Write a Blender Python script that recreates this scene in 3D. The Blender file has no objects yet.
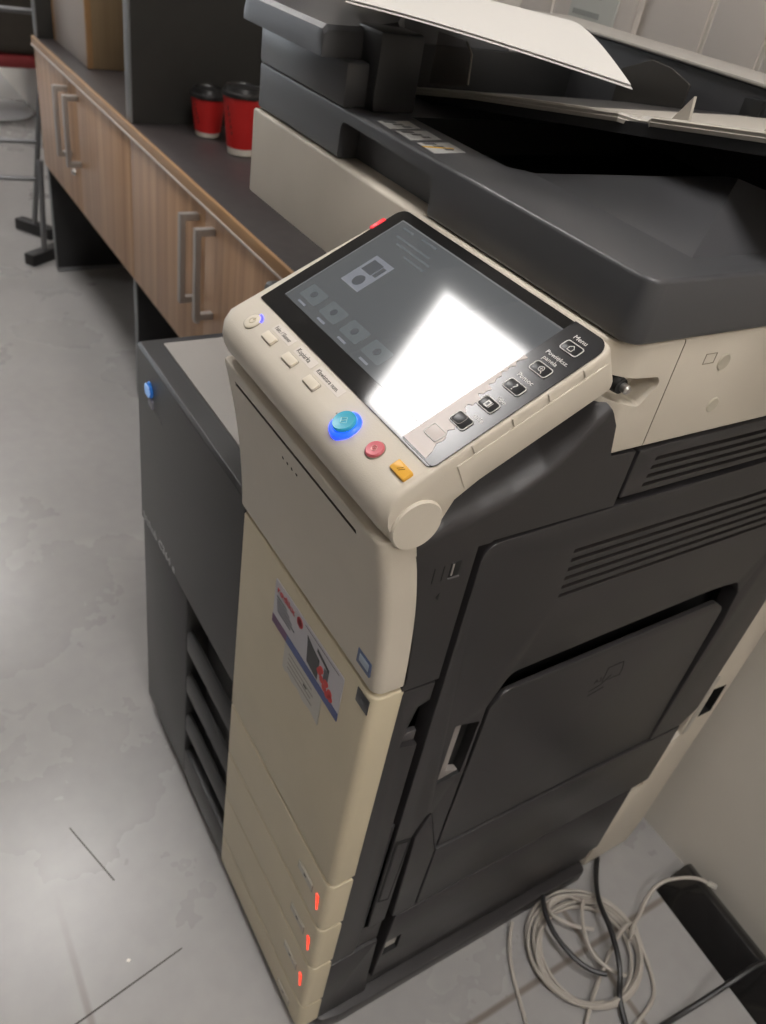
import bpy, bmesh, math, random
from mathutils import Matrix, Vector
random.seed(7)
SC = bpy.context.scene
COL = SC.collection
PI = math.pi

# ------------------------------------------------------------------ camera
R = ((0.50796026, 0.84697461, 0.15687701), (0.58604822, -0.20634175, -0.78356274), (-0.63128746, 0.48995622, -0.60118137))
cam = bpy.data.cameras.new('camera'); camo = bpy.data.objects.new('camera', cam); COL.objects.link(camo)
m = Matrix(((R[0][0], -R[1][0], -R[2][0], 0.3291312), (R[0][1], -R[1][1], -R[2][1], -0.28473862),
            (R[0][2], -R[1][2], -R[2][2], 1.23215659), (0, 0, 0, 1)))
camo.matrix_world = m
cam.sensor_fit = 'VERTICAL'; cam.sensor_height = 32.0; cam.lens = 802.897 / 1024 * 32.0
cam.clip_start = 0.02
cam.dof.use_dof = True; cam.dof.focus_distance = 0.58; cam.dof.aperture_fstop = 9.0
SC.camera = camo

# ------------------------------------------------------------------ world, lights, exposure
w = bpy.data.worlds.new('world'); SC.world = w; w.use_nodes = True
w.node_tree.nodes['Background'].inputs[0].default_value = (0.86, 0.93, 1.0, 1)
w.node_tree.nodes['Background'].inputs[1].default_value = 2.2
SC.view_settings.view_transform = 'Standard'; SC.view_settings.look = 'None'
SC.view_settings.gamma = 1.0; SC.view_settings.use_curve_mapping = False
SC.view_settings.exposure = 0.16
PANEL_E = 22.0      # brightness of the ceiling light panels

# ------------------------------------------------------------------ materials
def lin(h):
    if isinstance(h, str):
        h = h.lstrip('#'); v = [int(h[i:i+2], 16) / 255 for i in (0, 2, 4)]
    else: v = h
    return tuple(c / 12.92 if c <= .04045 else ((c + .055) / 1.055) ** 2.4 for c in v) + (1.0,)
MATS = {}
def mat(name, col, rough=.5, metal=0, emit=None, es=0, noise=0, nscale=60, bump=0, bscale=400, trans=0, alpha=1, coat=0, spec=.5):
    if name in MATS: return MATS[name]
    m = bpy.data.materials.new(name); m.use_nodes = True; nt = m.node_tree; b = nt.nodes['Principled BSDF']
    c = lin(col); b.inputs['Base Color'].default_value = c; b.inputs['Roughness'].default_value = rough
    b.inputs['Metallic'].default_value = metal; b.inputs['Specular IOR Level'].default_value = spec
    if emit: b.inputs['Emission Color'].default_value = lin(emit); b.inputs['Emission Strength'].default_value = es
    if trans: b.inputs['Transmission Weight'].default_value = trans
    if alpha < 1: b.inputs['Alpha'].default_value = alpha
    if coat: b.inputs['Coat Weight'].default_value = coat; b.inputs['Coat Roughness'].default_value = .04
    tc = nt.nodes.new('ShaderNodeTexCoord')
    if noise:
        n = nt.nodes.new('ShaderNodeTexNoise'); n.inputs['Scale'].default_value = nscale; n.inputs['Detail'].default_value = 4
        nt.links.new(tc.outputs['Object'], n.inputs['Vector'])
        r = nt.nodes.new('ShaderNodeValToRGB')
        r.color_ramp.elements[0].position = .3; r.color_ramp.elements[1].position = .7
        r.color_ramp.elements[0].color = tuple(x * (1 - noise) for x in c[:3]) + (1,)
        r.color_ramp.elements[1].color = tuple(min(1, x * (1 + noise)) for x in c[:3]) + (1,)
        nt.links.new(n.outputs['Fac'], r.inputs['Fac']); nt.links.new(r.outputs['Color'], b.inputs['Base Color'])
    if bump:
        n2 = nt.nodes.new('ShaderNodeTexNoise'); n2.inputs['Scale'].default_value = bscale
        nt.links.new(tc.outputs['Object'], n2.inputs['Vector'])
        bp = nt.nodes.new('ShaderNodeBump'); bp.inputs['Strength'].default_value = bump; bp.inputs['Distance'].default_value = .0005
        nt.links.new(n2.outputs['Fac'], bp.inputs['Height']); nt.links.new(bp.outputs['Normal'], b.inputs['Normal'])
    MATS[name] = m; return m

CREAM = mat('cream_plastic', '#cbc2b3', .45, noise=.03, nscale=12, bump=.25, bscale=900)
CREAMD = mat('yellowed_cream_plastic', '#c9bda2', .45, noise=.03, nscale=12, bump=.25, bscale=900)
CREAMSEAM = mat('cream_seam', '#8f8776', .6)
BLK = mat('black_plastic', '#2f2d2e', .36, noise=.05, nscale=9, bump=.3, bscale=1200)
BLKF = mat('black_front_plastic', '#373738', .4, noise=.04, nscale=9, bump=.3, bscale=1200)
GRY = mat('charcoal_plastic', '#4a4a4c', .33, noise=.03, nscale=9, bump=.2, bscale=1200)
DEEP = mat('deep_black', '#141414', .6)
VENT = mat('vent_shade', '#2b2726', .6)
SLOT = mat('slot_shade', '#57514a', .6)
GREYTOP = mat('grey_tray_plastic', '#8e8984', .5, bump=.2, bscale=900)
TRAYC = mat('pale_tray_plastic', '#b0aaa0', .4)
GLASS = mat('black_glass', '#161617', .06, spec=.55)
FILM = mat('dark_film', '#262628', .17, spec=.5)
PALE = mat('pale_film', '#c8beb9', .4)
LINE = mat('white_print', '#d8d6d2', .5)
INK = mat('dark_print', '#4b4742', .6)
SILV = mat('silver_metal', '#b9b6b2', .3, metal=.9)
STEEL = mat('brushed_steel', '#a9a29c', .42, metal=.5)
WHITE = mat('white_paper', '#cfccc7', .7)
PAPER2 = mat('thin_white_paper', '#b9b4ae', .6)
CHIP = mat('white_floor_fleck', '#e6e2da', .6)

# ------------------------------------------------------------------ mesh helpers
def rpoly(pts, rad, seg=6):
    """round the corners of a 2D polygon; rad = number or list"""
    n = len(pts); out = []
    for i in range(n):
        r = rad[i] if isinstance(rad, (list, tuple)) else rad
        p = Vector(pts[i]); a = Vector(pts[i-1]); b = Vector(pts[(i+1) % n])
        if r <= 0: out.append(tuple(p)); continue
        va = (a - p).normalized(); vb = (b - p).normalized()
        ang = math.acos(max(-1, min(1, va.dot(vb)))); d = min(r / math.tan(ang / 2), (a - p).length * .49, (b - p).length * .49)
        r2 = d * math.tan(ang / 2); bis = (va + vb).normalized(); c = p + bis * (r2 / math.sin(ang / 2))
        s = p + va * d; e = p + vb * d
        a0 = math.atan2(s.y - c.y, s.x - c.x); a1 = math.atan2(e.y - c.y, e.x - c.x); da = a1 - a0
        while da > PI: da -= 2 * PI
        while da < -PI: da += 2 * PI
        for k in range(seg + 1):
            t = a0 + da * k / seg; out.append((c.x + r2 * math.cos(t), c.y + r2 * math.sin(t)))
    return out

class MB:
    def __init__(s): s.bm = bmesh.new(); s.mats = []
    def _mi(s, m):
        if m not in s.mats: s.mats.append(m)
        return s.mats.index(m)
    def _merge(s, b, m, M=None):
        if M is not None: bmesh.ops.transform(b, matrix=M, verts=b.verts)
        bmesh.ops.recalc_face_normals(b, faces=b.faces)
        i = s._mi(m)
        for f in b.faces: f.material_index = i
        me = bpy.data.meshes.new('tmp'); b.to_mesh(me); b.free(); s.bm.from_mesh(me); bpy.data.meshes.remove(me)
        return s
    def box(s, m, x0, x1, y0, y1, z0, z1, bev=0, M=None, seg=2):
        b = bmesh.new(); bmesh.ops.create_cube(b, size=1)
        for v in b.verts: v.co = Vector(((x0+x1)/2 + v.co.x*(x1-x0), (y0+y1)/2 + v.co.y*(y1-y0), (z0+z1)/2 + v.co.z*(z1-z0)))
        if bev: bmesh.ops.bevel(b, geom=b.edges[:], offset=bev, segments=seg, profile=.5, affect='EDGES')
        return s._merge(b, m, M)
    def prism(s, m, pts, ax, a, c, bev=0, M=None, seg=2, ends=(1, 1)):
        b = bmesh.new()
        def P(p, t):
            return Vector((t, p[0], p[1])) if ax == 'x' else Vector((p[0], t, p[1])) if ax == 'y' else Vector((p[0], p[1], t))
        lo = [b.verts.new(P(p, a)) for p in pts]; hi = [b.verts.new(P(p, c)) for p in pts]
        f0 = b.faces.new(lo); f1 = b.faces.new(hi[::-1]); n = len(pts)
        for i in range(n): b.faces.new((lo[i], hi[i], hi[(i+1) % n], lo[(i+1) % n]))
        bmesh.ops.recalc_face_normals(b, faces=b.faces)
        if bev:
            g = []
            if ends[0]: g += list(f0.edges)
            if ends[1]: g += list(f1.edges)
            bmesh.ops.bevel(b, geom=g, offset=bev, segments=seg, profile=.5, affect='EDGES')
        return s._merge(b, m, M)
    def lathe(s, m, prof, o=(0, 0, 0), n=28, M=None, ax='z'):
        """prof: (r, h) list"""
        b = bmesh.new(); rings = []
        for r, h in prof:
            if r < 1e-6: rings.append([b.verts.new((0, 0, h))]); continue
            rings.append([b.verts.new((r*math.cos(2*PI*k/n), r*math.sin(2*PI*k/n), h)) for k in range(n)])
        for A, B in zip(rings, rings[1:]):
            for k in range(n):
                a0 = A[k % len(A)]; a1 = A[(k+1) % len(A)]; b0 = B[k % len(B)]; b1 = B[(k+1) % len(B)]
                q = []
                for v in (a0, a1, b1, b0):
                    if v not in q: q.append(v)
                if len(q) > 2: b.faces.new(q)
        for e in (rings[0], rings[-1]):
            if len(e) > 1: b.faces.new(e)
        T = Matrix.Translation(o)
        if ax == 'x': T = T @ Matrix.Rotation(PI/2, 4, 'Y')
        if ax == 'y': T = T @ Matrix.Rotation(-PI/2, 4, 'X')
        return s._merge(b, m, (M @ T) if M is not None else T)
    def tube(s, m, pts, r, n=10, smooth=0, M=None):
        P = [Vector(p) for p in pts]
        for _ in range(smooth):
            Q = [P[0]]
            for a, c in zip(P, P[1:]): Q += [a.lerp(c, .25), a.lerp(c, .75)]
            Q.append(P[-1]); P = Q
        b = bmesh.new(); rings = []; up = Vector((0, 0, 1)); pn = None
        for i, p in enumerate(P):
            t = (P[min(i+1, len(P)-1)] - P[max(i-1, 0)]).normalized()
            if pn is None: pn = t.cross(up if abs(t.z) < .9 else Vector((1, 0, 0))).normalized()
            pn = (pn - t * pn.dot(t)).normalized(); bn = t.cross(pn)
            rr = r[i] if isinstance(r, list) else r
            rings.append([b.verts.new(p + (pn*math.cos(2*PI*k/n) + bn*math.sin(2*PI*k/n))*rr) for k in range(n)])
        for A, B in zip(rings, rings[1:]):
            for k in range(n): b.faces.new((A[k], A[(k+1) % n], B[(k+1) % n], B[k]))
        b.faces.new(rings[0]); b.faces.new(rings[-1][::-1])
        return s._merge(b, m, M)
    def grid(s, m, rows, thick=None, M=None):
        """rows of points -> surface; thick = offset vector makes it solid"""
        b = bmesh.new(); V = [[b.verts.new(p) for p in r] for r in rows]
        for i in range(len(V)-1):
            for j in range(len(V[0])-1): b.faces.new((V[i][j], V[i][j+1], V[i+1][j+1], V[i+1][j]))
        if thick is not None:
            t = Vector(thick); W = [[b.verts.new(Vector(p)+t) for p in r] for r in rows]; I = len(V)-1; J = len(V[0])-1
            for i in range(I):
                for j in range(J): b.faces.new((W[i][j], W[i+1][j], W[i+1][j+1], W[i][j+1]))
            for j in range(J):
                b.faces.new((V[0][j], W[0][j], W[0][j+1], V[0][j+1])); b.faces.new((V[I][j], V[I][j+1], W[I][j+1], W[I][j]))
            for i in range(I):
                b.faces.new((V[i][0], V[i+1][0], W[i+1][0], W[i][0])); b.faces.new((V[i][J], W[i][J], W[i+1][J], V[i+1][J]))
        return s._merge(b, m, M)
    def poly(s, m, verts, faces, M=None, bev=0):
        b = bmesh.new(); V = [b.verts.new(v) for v in verts]
        for f in faces: b.faces.new([V[i] for i in f])
        if bev:
            bmesh.ops.recalc_face_normals(b, faces=b.faces)
            bmesh.ops.bevel(b, geom=b.edges[:], offset=bev, segments=2, profile=.5, affect='EDGES')
        return s._merge(b, m, M)
    def loft(s, m, slices, M=None, capped=True):
        b = bmesh.new(); rings = [[b.verts.new(p) for p in sl] for sl in slices]; n = len(rings[0])
        for A, B in zip(rings, rings[1:]):
            for k in range(n): b.faces.new((A[k], A[(k+1) % n], B[(k+1) % n], B[k]))
        if capped: b.faces.new(rings[0][::-1]); b.faces.new(rings[-1])
        return s._merge(b, m, M)
    def text(s, m, body, size, M, depth=.0003, align='LEFT', sx=1.0):
        cu = bpy.data.curves.new('t', 'FONT'); cu.body = body; cu.size = size; cu.extrude = depth; cu.align_x = align; cu.resolution_u = 2
        o = bpy.data.objects.new('t', cu); COL.objects.link(o); bpy.context.view_layer.update()
        dg = bpy.context.evaluated_depsgraph_get(); me = bpy.data.meshes.new_from_object(o.evaluated_get(dg))
        bpy.data.objects.remove(o); b = bmesh.new(); b.from_mesh(me); bpy.data.meshes.remove(me)
        return s._merge(b, m, M @ Matrix.Diagonal((sx, 1, 1, 1)))
    def build(s, name, parent=None, base=None):
        me = bpy.data.meshes.new(name)
        off = Vector((0, 0, 0))
        if parent is not None: off = parent.matrix_world.translation if base is None else Vector(base)
        elif base is not None: off = Vector(base)
        if off.length: bmesh.ops.translate(s.bm, verts=s.bm.verts, vec=-off)
        for f in s.bm.faces: f.smooth = True
        s.bm.to_mesh(me); s.bm.free(); me.set_sharp_from_angle(angle=math.radians(32))
        for m in s.mats: me.materials.append(m)
        o = bpy.data.objects.new(name, me); COL.objects.link(o)
        if parent is not None: o.parent = parent
        else: o.location = off
        bpy.context.view_layer.update()
        return o

def world_off(o):
    bpy.context.view_layer.update(); return o.matrix_world.translation.copy()
def cut(o, mb):
    """subtract the shapes of mb (world coordinates) from object o, mesh result"""
    me = bpy.data.meshes.new('c'); mb.bm.to_mesh(me); mb.bm.free()
    for mm in mb.mats: me.materials.append(mm)
    c = bpy.data.objects.new('c', me); COL.objects.link(c)
    md = o.modifiers.new('b', 'BOOLEAN'); md.operation = 'DIFFERENCE'; md.solver = 'EXACT'; md.object = c
    md.material_mode = 'TRANSFER'
    bpy.context.view_layer.update()
    dg = bpy.context.evaluated_depsgraph_get(); new = bpy.data.meshes.new_from_object(o.evaluated_get(dg))
    o.modifiers.remove(md); bpy.data.objects.remove(c); new.name = o.data.name; o.data = new
    new.set_sharp_from_angle(angle=math.radians(32))
    return o
def tag(o, label=None, cat=None, group=None, kind=None):
    if label: o['label'] = label
    if cat: o['category'] = cat
    if group: o['group'] = group
    if kind: o['kind'] = kind
    return o
def empty(name, loc, label=None, cat=None, group=None):
    o = bpy.data.objects.new(name, None); COL.objects.link(o); o.location = loc; o.empty_display_size = .05
    bpy.context.view_layer.update(); return tag(o, label, cat, group)
def copy_tree(o, parent=None):
    c = o.copy(); COL.objects.link(c)
    if parent is not None: c.parent = parent
    for ch in list(o.children): copy_tree(ch, c)
    return c
def MX(o, X, Y, Z):   # matrix from origin and axes
    return Matrix(((X[0], Y[0], Z[0], o[0]), (X[1], Y[1], Z[1], o[1]), (X[2], Y[2], Z[2], o[2]), (0, 0, 0, 1)))

# ------------------------------------------------------------------ room
def node_floor():
    m = bpy.data.materials.new('polished_grey_floor_tiles'); m.use_nodes = True; nt = m.node_tree; b = nt.nodes['Principled BSDF']; L = nt.links.new
    tc = nt.nodes.new('ShaderNodeTexCoord'); N = nt.nodes.new
    n1 = N('ShaderNodeTexNoise'); n1.inputs['Scale'].default_value = 1.6; n1.inputs['Detail'].default_value = 6; n1.inputs['Roughness'].default_value = .6
    n2 = N('ShaderNodeTexNoise'); n2.inputs['Scale'].default_value = 28; n2.inputs['Detail'].default_value = 6
    L(tc.outputs['Object'], n1.inputs['Vector']); L(tc.outputs['Object'], n2.inputs['Vector'])
    mx = N('ShaderNodeMix'); mx.data_type = 'FLOAT'; mx.inputs[0].default_value = .45
    L(n1.outputs['Fac'], mx.inputs[2]); L(n2.outputs['Fac'], mx.inputs[3])
    r = N('ShaderNodeValToRGB'); r.color_ramp.elements[0].position = .32; r.color_ramp.elements[1].position = .68
    r.color_ramp.elements[0].color = lin('#969493'); r.color_ramp.elements[1].color = lin('#a19f9d')
    L(mx.outputs[0], r.inputs['Fac'])
    # tile joints, worn faint away from the wall corner
    sep = N('ShaderNodeSeparateXYZ'); L(tc.outputs['Object'], sep.inputs[0])
    def joint(out, off, period):
        a = N('ShaderNodeMath'); a.operation = 'ADD'; a.inputs[1].default_value = -off + period * 40.5; L(out, a.inputs[0])
        f = N('ShaderNodeMath'); f.operation = 'MODULO'; f.inputs[1].default_value = period; L(a.outputs[0], f.inputs[0])
        d = N('ShaderNodeMath'); d.operation = 'SUBTRACT'; d.inputs[1].default_value = period / 2; L(f.outputs[0], d.inputs[0])
        e = N('ShaderNodeMath'); e.operation = 'ABSOLUTE'; L(d.outputs[0], e.inputs[0])
        g = N('ShaderNodeMapRange'); g.inputs[1].default_value = .002; g.inputs[2].default_value = .0065; g.inputs[3].default_value = 1; g.inputs[4].default_value = 0
        L(e.outputs[0], g.inputs[0]); return g.outputs[0]
    j1 = joint(sep.outputs[0], .1, .69); j2 = joint(sep.outputs[1], .46, .69)
    mxx = N('ShaderNodeMath'); mxx.operation = 'MAXIMUM'; L(j1, mxx.inputs[0]); L(j2, mxx.inputs[1])
    wear = N('ShaderNodeMapRange'); wear.inputs[1].default_value = -.35; wear.inputs[2].default_value = 0; wear.inputs[3].default_value = .0; wear.inputs[4].default_value = .7
    L(sep.outputs[0], wear.inputs[0])
    k = N('ShaderNodeMath'); k.operation = 'MULTIPLY'; L(mxx.outputs[0], k.inputs[0]); L(wear.outputs[0], k.inputs[1])
    c = N('ShaderNodeMix'); c.data_type = 'RGBA'; c.inputs[7].default_value = lin('#66594c'); L(k.outputs[0], c.inputs[0]); L(r.outputs['Color'], c.inputs[6])
    L(c.outputs[2], b.inputs['Base Color'])
    rr = N('ShaderNodeMapRange'); rr.inputs[3].default_value = .20; rr.inputs[4].default_value = .36; L(n1.outputs['Fac'], rr.inputs[0]); L(rr.outputs[0], b.inputs['Roughness'])
    bp = N('ShaderNodeBump'); bp.inputs['Strength'].default_value = .08; bp.inputs['Distance'].default_value = .002; L(n2.outputs['Fac'], bp.inputs['Height']); L(bp.outputs[0], b.inputs['Normal'])
    return m
WALLM = mat('painted_wall', '#dad4ca', .75, noise=.03, nscale=3)
CEILM = mat('ceiling_white', '#cfccc8', .8)
XL, XR, YB, YF, H = -8.0, 2.6, .712, -4.6, 3.0
tag(MB().box(node_floor(), XL-.1, XR+.1, YF-.1, YB+.1, -.1, 0).build('floor'), kind='structure')
tag(MB().box(CEILM, XL-.1, XR+.1, YF-.1, YB+.1, H, H+.1).build('ceiling'), kind='structure')
tag(MB().box(WALLM, XL-.1, XR+.1, YB, YB+.1, 0, H).build('wall_back'), kind='structure')
tag(MB().box(mat('grey_front_wall', '#4c4a49', .8), XL-.1, XR+.1, YF-.1, YF, 0, H).build('wall_front'), kind='structure')  # unseen wall, coloured dark to cut bounce onto the copier front
tag(MB().box(WALLM, XR, XR+.1, YF, YB, 0, H).build('wall_right'), kind='structure')
wl = tag(MB().box(WALLM, XL-.1, XL, YF, YB, 0, H).build('wall_left'), kind='structure')
cut(wl, MB().box(WALLM, XL-.2, XL+.1, -3.6, .2, .25, 2.5))  # unseen window opening, added to let in cool daylight
fr = MB(); AL = mat('white_window_frame', '#d8d8d8', .4)
for y in (-3.6, -2.35, -1.1, .14): fr.box(AL, XL-.08, XL-.02, y, y+.06, .25, 2.5, .004)
for z in (.25, 2.44): fr.box(AL, XL-.08, XL-.02, -3.6, .2, z, z+.06, .004)
wf = tag(fr.build('added_window_1'), kind='structure')
MB().box(mat('window_glass', '#ffffff', .0, trans=1.0), XL-.055, XL-.049, -3.58, .18, .28, 2.46).build('pane', wf)
# white wall panels above the copier: shallow upright ribs and joints
rb = MB(); PAN = mat('white_wall_panel', '#d6cfc8', .5, noise=.02, nscale=4)
for x0, x1 in ((-.86, -.775), (-.60, -.486), (-.478, -.392), (-.384, -.27), (-.262, -.12)): rb.box(PAN, x0, x1, .7095, .7125, 1.02, 2.3, .003)
rb.box(PAN, -.775, -.60, .700, .7125, 1.02, 2.3, .012)
tag(rb.build('trim_1'), kind='structure')

# ceiling light panels (600 x 600)
LP = mat('light_diffuser', '#ffffff', .4, emit='#fffbf8', es=PANEL_E)
LFR = mat('white_light_frame', '#d8d8d6', .4)
def light_at(x, y, label):
    t = empty('ceiling_light', (x, y, H), label, 'ceiling light', 'square ceiling lights')
    f = MB()
    for a in (0, 1):
        s = .3 if a else -.3
        f.box(LFR, x-.31, x+.31, y+s-.01, y+s+.01, H-.02, H, .002); f.box(LFR, x+s-.01, x+s+.01, y-.29, y+.29, H-.02, H, .002)
    f.build('frame', t); MB().box(LP, x-.29, x+.29, y-.29, y+.29, H-.015, H-.001).build('diffuser', t)
light_at(-1.93, -.15, 'square white ceiling light mirrored in the copier touch screen')
for x, y in ((-4.4, -.15), (-6.9, -.15), (.5, -.15), (1.9, -.15), (-6.9, -2.6), (-4.4, -2.6)):  # unseen panels put in for their light on copier, wood and floor
    light_at(x, y, 'added square white ceiling light, out of view, lighting the copier and room')

# small marks on the floor
tag(MB().prism(INK, [(-.431, -.1865), (-.318, -.1498), (-.3185, -.1478), (-.431, -.1845)], 'z', .0002, .0006).build('floor_scratch'),
    'short straight dark scratch on the grey floor left of the copier, the upper one', 'scratch', 'dark scratches on the floor')
tag(MB().prism(INK, [(-.151, -.25), (-.1485, -.25), (-.1785, -.093), (-.1805, -.093)], 'z', .0002, .0006).build('floor_scratch'),
    'longer dark scratch on the grey floor nearest the bottom edge, left of the copier', 'scratch', 'dark scratches on the floor')

# ------------------------------------------------------------------ cabinets behind
def wood(name, c1, c2, c3, rough=.45):
    m = bpy.data.materials.new(name); m.use_nodes = True; nt = m.node_tree; b = nt.nodes['Principled BSDF']; L = nt.links.new; N = nt.nodes.new
    tc = N('ShaderNodeTexCoord'); mp = N('ShaderNodeMapping'); mp.inputs['Scale'].default_value = (16, 16, .55)
    L(tc.outputs['Object'], mp.inputs[0])
    n = N('ShaderNodeTexNoise'); n.inputs['Scale'].default_value = 1.0; n.inputs['Detail'].default_value = 5; n.inputs['Distortion'].default_value = .6
    L(mp.outputs[0], n.inputs['Vector'])
    mp2 = N('ShaderNodeMapping'); mp2.inputs['Scale'].default_value = (90, 90, 1.5); L(tc.outputs['Object'], mp2.inputs[0])
    n2 = N('ShaderNodeTexNoise'); n2.inputs['Scale'].default_value = 1; n2.inputs['Detail'].default_value = 3; L(mp2.outputs[0], n2.inputs['Vector'])
    mx = N('ShaderNodeMix'); mx.data_type = 'FLOAT'; mx.inputs[0].default_value = .3; L(n.outputs['Fac'], mx.inputs[2]); L(n2.outputs['Fac'], mx.inputs[3])
    r = N('ShaderNodeValToRGB'); e = r.color_ramp.elements; e[0].position = .35; e[0].color = lin(c1); e[1].position = .65; e[1].color = lin(c3)
    x = e.new(.5); x.color = lin(c2)
    L(mx.outputs[0], r.inputs['Fac']); L(r.outputs['Color'], b.inputs['Base Color']); b.inputs['Roughness'].default_value = rough
    return m
OAK = wood('oak_laminate', '#9a7558', '#b18b69', '#c29c79')
OAKE = mat('oak_edge_band', '#aa845c', .4)
OAKL = mat('pale_edge_lip', '#cfc3ba', .35)
DCNT = mat('dark_worktop', '#3f3a3a', .38, noise=.12, nscale=40)
BPAN = mat('black_board', '#242425', .5, noise=.08, nscale=30)
DPAN = mat('dark_board', '#33322f', .5, noise=.05, nscale=30)
GEDGE = mat('grey_edge_band', '#7d7f80', .45)
CY = .308
def handle(parent, x):
    h = MB(); r = .0075
    h.box(STEEL, x-r, x+r, CY-.040, CY-.028, .497, .683, .0015)
    h.box(STEEL, x-r, x+r, CY-.030, CY, .669, .683, .0015); h.box(STEEL, x-r, x+r, CY-.030, CY, .497, .511, .0015)
    return tag(h.build('handle', parent), 'brushed steel bar handle')
def cabinet(x0, x1, hx, label):
    t = empty('cupboard', ((x0+x1)/2, .5, .36), label, 'cupboard', 'wood fronted cupboards under the worktop')
    c = MB(); c.box(BPAN, x0, x1, CY+.02, YB-.02, .36, .705, .001); c.build('body', t)
    mid = (x0+x1)/2
    for a, b, hh in ((x0+.001, mid-.0012, hx[0]), (mid+.0012, x1-.001, hx[1])):
        d = MB(); d.box(OAK, a, b, CY, CY+.018, .36, .706, .0012); o = d.build('door', t); handle(o, hh)
    k = MB(); k.lathe(SILV, [(.0, -.010), (.006, -.010), (.009, -.004), (.009, 0)], ((hx[1]-.075 if x0 > -2 else hx[1]-.08), CY, .46), 16, ax='y'); k.build('lock', t)
    return t
cabinet(-2.60, -1.652, (-2.215, -2.11), 'wood fronted cupboard at the far left end of the row, beside the steel frame')
cabinet(-1.648, -.70, (-1.21, -1.125), 'wood fronted cupboard nearest the copier, its steel handles side by side')
wt = MB(); wt.box(DCNT, -2.61, -.69, CY+.004, YB-.002, .706, .732, .001)
wt.box(OAKE, -2.61, -.69, CY-.004, CY+.004, .7065, .7325, .0015); wt.box(OAKL, -2.61, -.69, CY-.0062, CY-.0038, .7065, .711, .0005)
tag(wt.build('worktop'), 'long dark worktop with an oak front edge over the cupboards, red cups standing on it', 'worktop')
for x, lab in ((-2.59, 'black board leg panel under the far left end of the cupboards'), (-1.668, 'black board leg panel under the joint between the two cupboards'), (-.73, 'black board leg panel under the cupboard end hidden behind the copier')):
    t = empty('support_panel', (x, .5, 0), lab, 'support panel', 'black boards holding up the cupboards')
    MB().box(BPAN, x, x+.018, CY+.008, YB-.01, .014, .36, .001).build('board', t)
    MB().box(GEDGE, x-.0004, x+.0184, CY+.004, CY+.008, .014, .36, .0005).build('edge_strip', t)
    MB().box(mat('grey_foot_strip', '#77787a', .4), x-.001, x+.019, CY+.006, YB-.02, 0, .014, .002).build('foot_strip', t)
for x, lab in ((-2.645, 'upright dark divider board at the far left end of the worktop'), (-1.685, 'upright dark divider board on the worktop just left of the red cups')):
    t = empty('divider_board', (x, .5, .7325), lab, 'divider', 'upright divider boards on the worktop')
    if x < -2: x = -2.605
    MB().box(DPAN, x, x+.034, CY+.008, YB-.004, .7325, 1.75, .001).build('board', t)
    MB().box(GEDGE, x-.0004, x+.0344, CY+.004, CY+.0085, .7325, 1.75, .0005).build('edge_strip', t)
# wooden box between the dividers
t = empty('wooden_box', (-2.36, .53, .7325), 'plain light wooden box on the far left of the worktop, between the dividers', 'box')
bw = wood('box_veneer', '#857055', '#907a5d', '#9a8465'); bl = mat('lit_box_front', '#b8aea6', .5)  # front face paler: the light on that side is put into the colour
MB().box(bw, -2.56, -2.186, .375, .69, .7335, 1.25, .001).build('body', t)
MB().box(bl, -2.548, -2.198, .362, .376, .7335, 1.25, .001).build('lit_front', t)
for a_, b__ in ((-2.56, -2.548), (-2.198, -2.186)): MB().box(OAKE, a_, b__, .360, .376, .7335, 1.25, .001).build('edge_band', t)
# cups
RED = mat('red_card', '#bf2220', .5); BLID = mat('black_lid', '#1c1b1b', .35); CWH = mat('white_cup', '#d8d0c4', .5)
def cup(x, y, rb_, rt, h, label):
    z = .7325; t = empty('paper_cup', (x, y, z), label, 'cup', 'red paper cups on the worktop')
    b = MB(); b.lathe(CWH, [(rb_-.002, 0), (rb_, .002), (rb_+(rt-rb_)*.16, h*.16)], (x, y, z)); b.lathe(CWH, [(rb_+(rt-rb_)*.12, h*.12), (rt, h)], (x, y, z)); b.build('cup', t)
    r0 = rb_+(rt-rb_)*.13+.0012; s = MB(); s.lathe(RED, [(r0-.001, h*.13), (r0, h*.135), (rt+.0012, h*.985), (rt, h*.99)], (x, y, z)); sl = s.build('sleeve', t)
    n = MB()
    for k in range(5):
        a = math.radians(-72 + k * 3); zz = z+h*(.75-.1*k)
        rr = rb_+(rt-rb_)*(.75-.1*k)+.0016
        n.box(mat('dark_red_print', '#5a1614', .5), x+rr*math.cos(a)-.0012, x+rr*math.cos(a)+.0012, y+rr*math.sin(a)-.0012, y+rr*math.sin(a)+.0012, zz, zz+h*.07)
    n.build('print', sl)
    l = MB(); l.lathe(BLID, [(rt-.001, h-.004), (rt+.004, h-.004), (rt+.0045, h), (rt+.003, h+.004), (rt-.001, h+.006), (rt-.004, h+.014), (rt-.007, h+.015), (rt-.009, h+.011), (0, h+.011)], (x, y, z)); l.build('lid', t)
cup(-1.568, .464, .027, .038, .086, 'smaller red paper cup with a black lid, farther from the copier')
cup(-1.430, .488, .029, .042, .122, 'taller red paper cup with a black lid, half behind the scanner')
# rounded grey plastic at the worktop edge
g = MB(); g.lathe(mat('grey_rubber', '#6c6f70', .35), [(0, -.012), (.014, -.012), (.018, -.008), (.018, .008), (.014, .012), (0, .012)], (-.815, CY-.012-.0065, .690), 24, ax='y')
g.box(MATS['grey_rubber'], -.82, -.775, CY-.03, CY-.007, .68, .70, .004)
tag(g.build('round_bumper'), 'small rounded grey plastic bumper on the cupboard front just behind the copier screen', 'bumper')

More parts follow.
